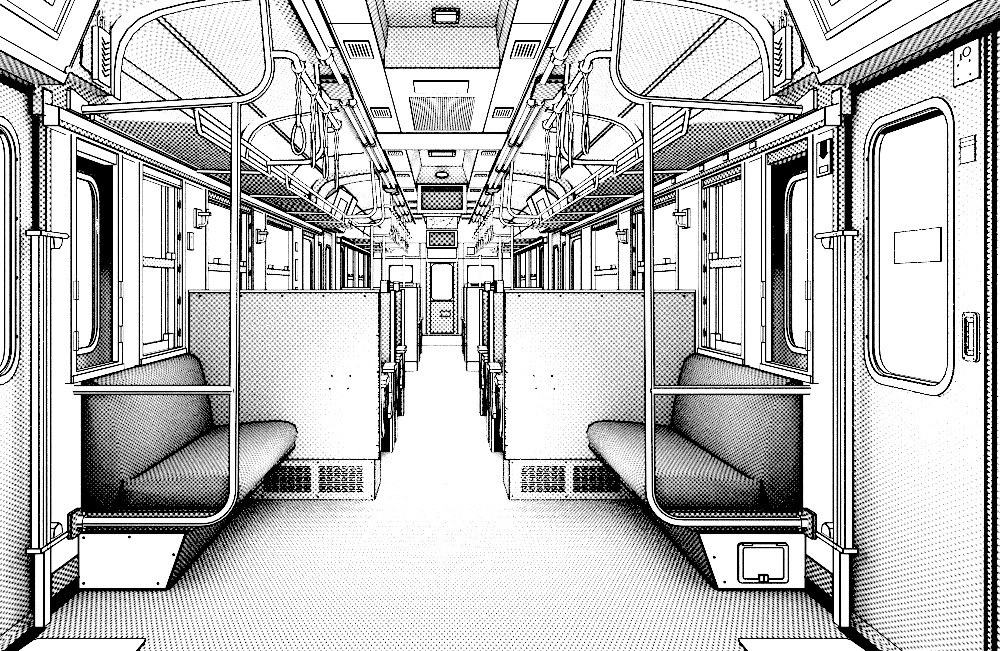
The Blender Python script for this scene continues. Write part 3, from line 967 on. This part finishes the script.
# ------------------------------------------------------------------ benches and partitions
def benches():
    for S, ph, nm in SIDES:
        t = thing('bench', (S * 1.1, 3.7, 0), 'long dark dotted bench ' + ('with an access hatch in its white end' if S > 0 else 'with a plain screwed white end panel'), 'bench')
        fab = tone(.56, .0115, .5, .9, .78)
        fab2 = tone(.50, .0115, .5, .9, .76)
        # seat cushion
        prof = [(1.36, .29), (.84, .30), (.80, .315), (.778, .345), (.772, .38), (.785, .415), (.82, .437), (.87, .444), (1.0, .438), (1.22, .412), (1.30, .40), (1.36, .40)]
        cx, cz = 1.07, .365

        def rg(y, k, kz):
            return [(cx + (x - cx) * k, y, cz + (z - cz) * kz) for x, z in prof]
        b = MB(S)
        y0, y1 = 3.115, 4.345
        b.loft([rg(y0, .955, .8), rg(y0 + .02, .985, .95), rg(y0 + .06, 1, 1), rg(y1 - .09, 1, 1), rg(y1 - .035, .97, .95), rg(y1, .90, .75)], fab2)
        b.ink([(x - (.004 if x < 1 else 0), y0 - .002 if i == 0 else y, z) for i, (x, y, z) in enumerate([(.84, y0, .305), (.79, y0 + .03, .312), (.787, y0 + .2, .314), (.787, y1 - .09, .314), (.80, y1 - .03, .33)])], 1.5)
        top = rg(y1 - .01, .96, .9)
        b.ink([(p[0], p[1] - .01, p[2] + .004) for p in top[3:10]], 1.3)
        b.ink([(1.262, y0 - .004, .30), (1.258, y0 - .004, .35), (1.24, y0 + .005, .395), (1.21, y0 + .06, .417), (1.21, y1 - .06, .417)], 1.5)
        b.build('seat_cushion', t)
        # backrest
        pb = [(1.395, .295), (1.275, .295), (1.25, .36), (1.235, .42), (1.255, .55), (1.283, .68), (1.305, .755), (1.325, .785), (1.355, .802), (1.385, .805), (1.395, .80)]
        b = MB(S)
        b.loft([[(x, y, z) for x, z in pb] for y in (3.10, 3.6, 4.0, 4.30)] + [[(x + (.012 if x < 1.38 else 0), 4.335, z - (.01 if z > .6 else 0)) for x, z in pb]], fab)
        b.ink([(x - .002, 4.305, z + .002) for x, z in pb[3:10]], 1.4)
        b.ink([(x, 3.098, z) for x, z in pb[6:10]], 1.2)
        b.ink([(1.38, 3.1, .807), (1.38, 4.33, .807)], 1.2)
        b.ink([(1.395, 3.098, .295), (1.395, 3.098, .80)], 1.3)
        b.ink([(x - .002, 3.097, z) for x, z in pb[1:4]], 1.3)
        b.build('backrest', t)
        # pan and box
        b = MB(S)
        b.prism([(1.38, .222), (.97, .222), (.85, .297), (1.38, .297)], 'y', 3.10, 4.35, DOT(.35, 3.0), px=1.2)
        b.build('seat_pan', t)
        b = MB(S)
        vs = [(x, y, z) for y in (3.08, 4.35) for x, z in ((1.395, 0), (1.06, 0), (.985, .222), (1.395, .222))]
        b.add(vs, [(1, 5, 6, 2)], tone(.82, .012, .4), ink=True, px=1.4)  # dark dots stand in for the shade under the bench
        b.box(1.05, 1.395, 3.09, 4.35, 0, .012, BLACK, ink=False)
        b.build('heater_box', t)
        b = MB(S)
        b.prism([(1.395, .008), (1.06, .008), (.985, .222), (1.395, .222)], 'y', 3.072, 3.084, WHITE, px=1.6)
        pts = ((1.375, .205), (1.375, .03), (1.09, .03), (1.03, .14), (1.2, .208))
        for x, z in pts[:(5 if S < 0 else 0)]:
            b.disc((x, 3.072, z), .006)
        if S > 0:
            for x, z in ((1.085, .035), (1.045, .13)):
                b.disc((x, 3.072, z), .006)
        b.build('end_panel', t)
        if S > 0:
            b = MB(S, px=1.2)
            b.ring(rrect(1.135, 1.325, .035, .185, .012, 4), rrect(1.152, 1.308, .05, .17, .008, 4), 'y', 3.062, 3.072, WHITE)
            h = b.build('hatch', t)
            b = MB(S)
            b.box(1.152, 1.308, 3.066, 3.071, .05, .17, WHITE, px=1)
            b.build('hatch_lid', h)
            b = MB(S); b.box(1.213, 1.245, 3.056, 3.066, .042, .066, WHITE, px=1.2); b.ink([(1.229, 3.054, .045), (1.229, 3.054, .063)], 1.6); b.build('latch', h)
            b = MB(S)
            for x in (1.15, 1.28):
                b.box(x, x + .035, 3.056, 3.066, .18, .188, WHITE, px=1)
            b.build('hinge', h)

        # partition
        t = thing('partition', (S * .86, 4.38, 0), 'white seat-back partition board with a vented foot box ' + ph, 'partition', 'front partitions')
        b = MB(S)
        b.box(.343, 1.378, 4.36, 4.40, .225, 1.14, tone(.24, .0195, .5), px=1.4)
        for i in range(5):
            b.disc((.42 + i * .225, 4.36, 1.115), .006)
        for z in (.3, .5, .7, .9):
            b.disc((.353, 4.36, z), .006)
        for x in (.50, .60):
            for z in (.61, .68):
                b.disc((x + (.012 if z < .65 else 0), 4.36, z), .006)
        b.build('board', t)
        b = MB(S)
        b.box(.34, 1.381, 4.355, 4.405, 1.134, 1.148, WHITE, px=.95); b.build('top_edge', t)
        b = MB(S); b.box(.368, 1.378, 4.372, 4.78, 0, .225, tone(.20, .0195, .8), px=1.3)
        for x in (.385, .68, .98, 1.3):
            for z in (.02, .205):
                b.disc((x, 4.372, z), .006)
        bx = b.build('foot_box', t)
        for a, c in ((.43, .675), (.715, .975)):
            b = MB(S)
            for r in range(12):
                z = .045 + r * .0122
                nn = 6
                for q in range(nn):
                    w_ = (c - a) / nn
                    x0 = a + q * w_ + (w_ * .25 if r % 2 else 0) * .4
                    b.box(x0, x0 + w_ * .86, 4.368, 4.372, z, z + .0062, BLACK, ink=False)
            b.build('vent_grille', bx)

        # far partition
        t = thing('partition', (S * .86, 10.92, 0), 'plain white far partition just past the far door ' + ph, 'partition', 'far partitions')
        b = MB(S); b.box(.34, 1.37, 10.90, 10.95, .13, 1.14, WHITE, px=1.2); b.build('board', t)
        b = MB(S); b.box(.34, 1.37, 10.90, 11.2, 0, .13, WHITE, px=1.1); b.build('foot_box', t)
        t = thing('grab_pole', (S * .52, 10.925, 1.14), 'short pole rising from the far partition top ' + ph, 'pole')
        b = MB(S); b.tube([(.52, 10.925, 1.14), (.52, 10.925, 1.58)], .02, n=10); b.build('shaft', t)


benches()


# ------------------------------------------------------------------ cross seats
def cross_seat(S, yb, d, label, grp):
    Y = lambda q: yb + d * q
    t = thing('cross_seat', (S * .86, yb, 0), label, 'seat', grp)
    far = yb > 10
    p = 3.3 * (yb - .3) / F
    fab = tone(.62, round(p, 3), .45, .9, .7)
    px = 1.05 if not far else .65

    def extr(b, prof, x0, x1, mat, px_=px, smooth=False):
        b.prism([(Y(q), z) for q, z in prof], 'x', x0, x1, mat, px=px_)
    b = MB(S)
    extr(b, [(.035, .40), (.035, 1.10), (.05, 1.125), (.085, 1.12), (.11, 1.05), (.135, .75), (.15, .42)], .372, 1.37, fab); b.build('backrest', t)
    b = MB(S)
    extr(b, [(.10, .32), (.12, .44), (.45, .455), (.53, .44), (.56, .40), (.55, .35), (.50, .32)], .375, 1.37, fab); b.build('seat_cushion', t)
    b = MB(S)
    extr(b, [(0, .24), (0, 1.13), (.05, 1.135), (.07, 1.05), (.085, .75), (.10, .62), (.12, .24)], .345, .372, WHITE)
    extr(b, [(0, .3), (0, 1.13), (.035, 1.13), (.035, .3)], .372, 1.37, WHITE); b.build('shell', t)
    if d < 0 or yb not in (4.42, 10.97):
      b = MB(S)
      extr(b, [(.02, 0), (.02, .32), (.24, .32), (.24, 0)], .348, .366, WHITE); b.build('pedestal', t)
    if d < 0 or yb not in (4.42, 10.97):
      b = MB(S)
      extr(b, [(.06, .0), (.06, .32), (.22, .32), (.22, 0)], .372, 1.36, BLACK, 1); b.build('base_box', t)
    b = MB(S)
    extr(b, [(.18, .585), (.18, .605), (.20, .625), (.44, .625), (.47, .605), (.47, .585)], .322, .40, WHITE, px)
    arm = b.build('armrest', t)
    b = MB(S)
    extr(b, [(.12, .585), (.38, .585), (.36, .50), (.30, .43), (.33, .36), (.42, .30), (.40, .265), (.30, .27), (.20, .34), (.18, .48)], .348, .37, WHITE, px)
    b.build('arm_support', arm)
    if yb in (4.42, 10.97):
        return
    b = MB(S)
    extr(b, [(.015, .95), (.015, 1.19), (.03, 1.205), (.06, 1.205), (.075, 1.19), (.075, .95), (.06, .935), (.03, .935)], .395, .445, WHITE, px)
    b.build('corner_grip', t)


def seats():
    desc = {4.42: ('backing the front partition', 1), 5.86: ('facing the front partition', -1), 5.93: ('facing away, back to back mid front bay', 1), 7.42: ('facing forward just before the far door', -1),
            10.97: ('backing the far partition', 1), 12.42: ('facing the far partition', -1), 12.5: ('facing the end wall mid far bay', 1), 13.95: ('facing forward just before the end wall', -1)}
    for S, ph, nm in SIDES:
        for yb, (txt, d) in desc.items():
            txt = txt.replace('nearest', 'by')
            cross_seat(S, yb, d, 'dotted cross seat %s %s' % (txt, ph), 'cross seats in facing bays')


seats()


# ------------------------------------------------------------------ ceiling fittings
def fittings():
    vent_y = [4.13, 5.63, 7.35, 8.85, 10.25, 11.7, 12.55, 13.6, 14.6]
    o9 = ['first', 'second', 'third', 'fourth', 'fifth', 'sixth', 'seventh', 'eighth', 'ninth']
    for S, ph, nm in SIDES:
        for i, y in enumerate(vent_y):
            t = thing('ceiling_vent', (S * .425, y, 2.39), 'small slotted ceiling vent, %s from the front %s' % (o9[i], ph), 'vent', 'ceiling air vents')
            b = MB(S)
            h = .15 if i < 2 else .10
            b.box(.365, .49, y - h, y + h, 2.386, 2.392, WHITE, px=1.2); b.build('frame', t)
            b = MB(S)
            for k in range(6):
                x = .381 + k * .0165
                b.box(x, x + .009, y - h * .72, y + h * .72, 2.384, 2.386, BLACK, ink=False)
            b.build('slots', t)
        # lamps
        b = MB(S)
        b.quad((.53, .3, 2.372), (.53, 4.03, 2.372), (.645, 4.03, 2.372), (.645, .3, 2.372), WHITE, px=1.3)
        b.box(.53, .645, .3, 4.03, 2.372, 2.384, WHITE, px=1.2)
        t = thing('lamp_channel', (S * .59, 2.2, 2.38), 'wide white lamp channel above the front door ' + ph, 'lamp')
        b.build('channel', t)
        b = MB(S); b.tube([(.594, .3, 2.338), (.594, 4.03, 2.338)], .026, lamp_white(), n=14); b.build('tube', t)
        b = MB(S); b.tube([(.594, 4.0, 2.338), (.594, 4.09, 2.338)], .04, n=14); b.build('end_ring', t)
        for i, (y0, y1) in enumerate(((4.1, 4.62), (5.2, 6.55), (6.7, 8.05), (8.2, 9.55), (10.25, 11.6), (11.75, 13.1), (13.25, 14.6))):
            t = thing('fluorescent_lamp', (S * .61, y0, 2.36), 'white fluorescent lamp, %s along the ceiling edge %s' % (o9[i], ph), 'lamp', 'fluorescent lamps along the ceiling')
            for x in ((.585,) if i == 0 else (.575, .635)):
                b = MB(S); b.tube([(x, y0, 2.352), (x, y1, 2.352)], .02, lamp_white(), n=12); b.build('tube', t)
                if i:
                    b = MB(S); b.tube([(x, y1, 2.352), (x, y1 + .06, 2.352)], .026, DOT(.3, y1), n=10); b.build('end_cap', t); b = MB(S); b.tube([(x, y0 - .05, 2.352), (x, y0, 2.352)], .026, DOT(.3, y1), n=10); b.build('end_cap', t)
        for i, y in enumerate((4.62, 9.68)):
            t = thing('lamp_bracket', (S * .63, y, 2.38), 'dark dotted ceiling bracket %s %s' % (['above the front partition', 'above the far door'][i], ph), 'bracket')
            b = MB(S); b.prism([(.545, y), (.715, y), (.70, y + .42), (.645, y + .42), (.64, y + .56), (.595, y + .56), (.59, y + .42), (.56, y + .42)], 'z', 2.345, 2.37, tone(.55, .026 if i == 0 else .05, .5), px=1.2); b.build('plate', t)
    # centre
    t = thing('return_grille', (0, 5.2, 2.39), 'wide fine-slatted air return grille in the flat ceiling panel', 'grille')
    b = MB()
    y0, y1 = 5.18, 6.28
    for k in range(34):
        x = -.212 + k * .0125
        b.box(x, x + .0062, y0 + .01 * (k % 3), y1 - .015 * (k % 2), 2.387, 2.391, BLACK, ink=False)
    b.build('slats', t)
    b = MB(); b.box(-.215, .215, y0, y1, 2.391, 2.3925, WHITE, px=.8); b.build('plate', t)
    b = MB(); b.box(-.17, .16, 4.76, 5.04, 2.386, 2.392, WHITE, px=1.3)
    tag(b.build('label_plate'), 'blank white label plate ahead of the air return grille', 'plate')
    for i, (y, x) in enumerate(((4.30, .02), (8.75, 0))):
        t = thing('recess_lamp', (x, y, 2.62), ['small boxed ceiling lamp in the front recess', 'boxed ceiling lamp in the second recess'][i], 'lamp')
        k = .92 if i == 0 else 1.9
        b = MB(); b.box(x - .075 * k, x + .075 * k, y - .12 * k, y + .06 * k, 2.60, 2.624, DOT(.3, y), px=1.3); b.build('housing', t)
        b = MB(); b.box(x - .06 * k, x + .06 * k, y - .14 * k, y - .02 * k, 2.585, 2.60, WHITE, px=1.2); b.build('diffuser', t)
    t = thing('smoke_detector', (.0, 9.74, 2.5), 'oval white detector on the end face of the second recess', 'detector')
    b = MB(); b.prism([(.075 * math.cos(a * .3927), 2.51 + .03 * math.sin(a * .3927)) for a in range(16)], 'y', 9.68, 9.74, WHITE, px=1.3); b.build('body', t)
    # monitor
    t = thing('monitor', (0, 9.8, 2.03), 'dark wall screen in a white frame hung over the aisle', 'monitor')
    b = MB(); Y = 9.66
    b.ring(rrect(-.30, .30, 2.035, 2.392, .01, 2), rrect(-.245, .245, 2.085, 2.365, .004, 2), 'y', Y, Y + .1, WHITE, px=1.3); b.box(-.3, .3, Y + .08, Y + .12, 2.04, 2.39, WHITE, ink=False); b.build('housing', t)
    b = MB(); b.quad((-.25, Y + .03, 2.08), (.25, Y + .03, 2.08), (.25, Y + .03, 2.37), (-.25, Y + .03, 2.37), tone(.66, .043, .6, .9, .22), ink=False); b.build('screen', t)
    b = MB(); b.box(-.23, .23, Y - .02, Y + .1, 2.005, 2.032, WHITE, px=1.2); b.disc((0, Y - .0, 2.06), .01, d=.004); b.build('shelf', t)
    # hanging poster
    t = thing('hanging_poster', (0, 11.5, 2.0), 'hanging poster with loose wavy drawing under the monitor', 'poster')
    b = MB(px=1); Y = 11.5
    b.box(-.22, .22, Y, Y + .01, 1.985, 2.16, WHITE)
    for (pts) in ([(-.2, 2.11), (-.12, 2.13), (-.05, 2.08), (.03, 2.10), (.1, 2.13), (.2, 2.09)], [(-.2, 2.03), (-.1, 2.05), (.02, 2.02), (.12, 2.06), (.2, 2.03)], [(-.03, 2.12), (.0, 2.09), (.03, 2.12)], [(.05, 2.0), (.1, 2.06), (.16, 2.14)], [(-.15, 2.0), (-.1, 2.08), (-.17, 2.13)]):
        b.ink([(x, Y - .004, z) for x, z in pts], .8)
    b.build('sheet', t)
    b = MB(); b.box(-.25, .25, Y - .01, Y + .03, 2.16, 2.19, WHITE, px=1); b.build('top_bar', t)
    t = thing('air_inlet', (0, YEND - .1, 1.95), 'dark mesh air inlet box above the end door', 'air inlet')
    b = MB(); b.ring(rrect(-.30, .30, 1.92, 2.25, .01, 2), rrect(-.255, .255, 1.955, 2.215, .004, 2), 'y', YEND - .13, YEND - .03, WHITE, px=1.1); b.build('housing', t)
    b = MB(); b.quad((-.26, YEND - .08, 1.95), (.26, YEND - .08, 1.95), (.26, YEND - .08, 2.22), (-.26, YEND - .08, 2.22), tone(.55, .072, .6, .9, .34), ink=False); b.build('mesh', t)
    b = MB(); b.box(-.28, .28, YEND - .07, YEND - .02, 1.70, 1.90, WHITE, px=1.1)
    tag(b.build('end_sign_panel'), 'blank white panel between air inlet and end door', 'panel')

    # wall fittings
    S = 1
    t = thing('arrow_sign', (1.39, 2.92, 1.5), 'white sign plate with a black down arrow beside the front door', 'sign')
    b = MB(S)
    X = 1.396
    b.box(X - .004, X, 2.868, 2.968, 1.575, 1.70, WHITE, px=1.2)
    xx = X - .006
    b.add([(xx, 2.888, 1.70), (xx, 2.942, 1.70), (xx, 2.942, 1.655), (xx, 2.958, 1.655), (xx, 2.915, 1.632), (xx, 2.872, 1.655), (xx, 2.888, 1.655)], [tuple(range(7))], BLACK, ink=False)
    b.ink([(xx, 2.882, 1.585), (xx, 2.945, 1.585), (xx, 2.945, 1.608), (xx, 2.882, 1.608)], 1, True)
    b.build('plate', t)
    for S, ph, nm in SIDES:
        for i, (y, z) in enumerate(((4.56, 1.575), (6.06, 1.565))):
            t = thing('coat_hook', (S * 1.39, y, z - .08), 'small coat hook on a window pier, %s from the front %s' % (o9[i], ph), 'hook', 'coat hooks on the window piers')
            b = MB(S, px=1.2); b.box(1.385, 1.40, y - .05, y + .05, z - .075, z + .03, WHITE); b.build('base', t)
            b = MB(S, px=1.2); b.tube(fillet([(1.385, y, z - .06), (1.345, y, z - .06), (1.335, y, z + .03)], .02), .009 * (1 + i * .2), n=8); b.box(1.32, 1.385, y - .012, y + .012, z - .005, z + .012, WHITE, px=1.1); b.build('peg', t)
    S = -1
    b = MB(S); b.box(1.388, 1.40, 4.40, 4.47, 1.37, 1.465, WHITE, px=1.2); b.disc((1.388, 4.435, 1.44), .01, 'x'); b.disc((1.388, 4.435, 1.40), .007, 'x')
    tag(b.build('switch_plate'), 'small white switch plate on the pier past the second window', 'switch')
    b = MB(S)
    for z0, z1 in ((1.5, 1.58), (1.22, 1.42), (1.05, 1.15)):
        b.box(1.392, 1.40, 7.62, 7.71, z0, z1, WHITE, px=1)
    tag(b.build('pier_label'), 'white label strip on the pier before the far door', 'label')


fittings()


# ------------------------------------------------------------------ light
def area(name, loc, rot, sx, sy, power, spread=math.pi):
    l = bpy.data.lights.new(name, 'AREA'); l.shape = 'RECTANGLE'; l.size = sx; l.size_y = sy; l.energy = power; l.spread = spread
    o = bpy.data.objects.new(name, l); o.location = loc; o.rotation_euler = rot; col.objects.link(o)
    return o


def point(name, loc, power, r=.25):
    l = bpy.data.lights.new(name, 'POINT'); l.energy = power; l.shadow_soft_size = r
    o = bpy.data.objects.new(name, l); o.location = loc; col.objects.link(o)
    return o


w = bpy.data.worlds.new('daylight'); sc.world = w; w.use_nodes = True
bg = w.node_tree.nodes['Background']; bg.inputs[0].default_value = (1, 1, 1, 1); bg.inputs[1].default_value = 1.0

for y, p in ((3.2, 24), (5.2, 34), (7.2, 36), (9.2, 36), (11.2, 36), (13.2, 36), (15.0, 30)):
    point('aisle_fill', (0, y, 1.7), p)  # unseen fill added in mid aisle for walls and ceiling
    area('ceiling_lamp', (0, y, 2.30), (0, 0, 0), .9, 1.2, p * .6)
point('vestibule_fill', (0, 1.75, 1.15), 34, .3)  # unseen fill added to whiten the middle of the front doors
point('low_fill', (0, 3.5, .75), 10, .3)  # unseen fill added for the floor and lower partitions
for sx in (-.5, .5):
    point('low_fill', (sx, 3.6, .30), 1.6, .15)  # unseen fills added to lift the dark floor beside the benches
area('partition_fill', (0, 2.5, .50), (R90 - .03, 0, 0), .7, .12, 8, math.radians(40))  # unseen strip added to lighten the lower part of the partitions
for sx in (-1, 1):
    area('door_lamp', (sx * .1, 2.25, 1.08), (R90, 0, -sx * R90), .7, .25, 5, math.radians(62))  # unseen panel added to brighten the door at mid height

# ------------------------------------------------------------------ camera and view
cam = bpy.data.cameras.new('camera'); co = bpy.data.objects.new('camera', cam); col.objects.link(co)
co.location = (0, 0, EYE); co.rotation_euler = (R90, 0, 0)
cam.sensor_width = 36; cam.sensor_fit = 'HORIZONTAL'; cam.lens = 36 * F / 1000
cam.shift_x = (500 - 442) / 1000
cam.shift_y = -(325.5 - 285) / 1000
cam.clip_start = .05
sc.camera = co

vs = sc.view_settings
vs.view_transform = 'Standard'; vs.look = 'None'; vs.exposure = 0; vs.gamma = 1
vs.use_curve_mapping = True
cm = vs.curve_mapping
cm.black_level = (.17, .17, .17); cm.white_level = (.50, .50, .50)
cm.update()
sc.cycles.max_bounces = 8; sc.cycles.diffuse_bounces = 5; sc.cycles.transparent_max_bounces = 16
sc.cycles.filter_width = 1.3
sc.cycles.use_denoising = False
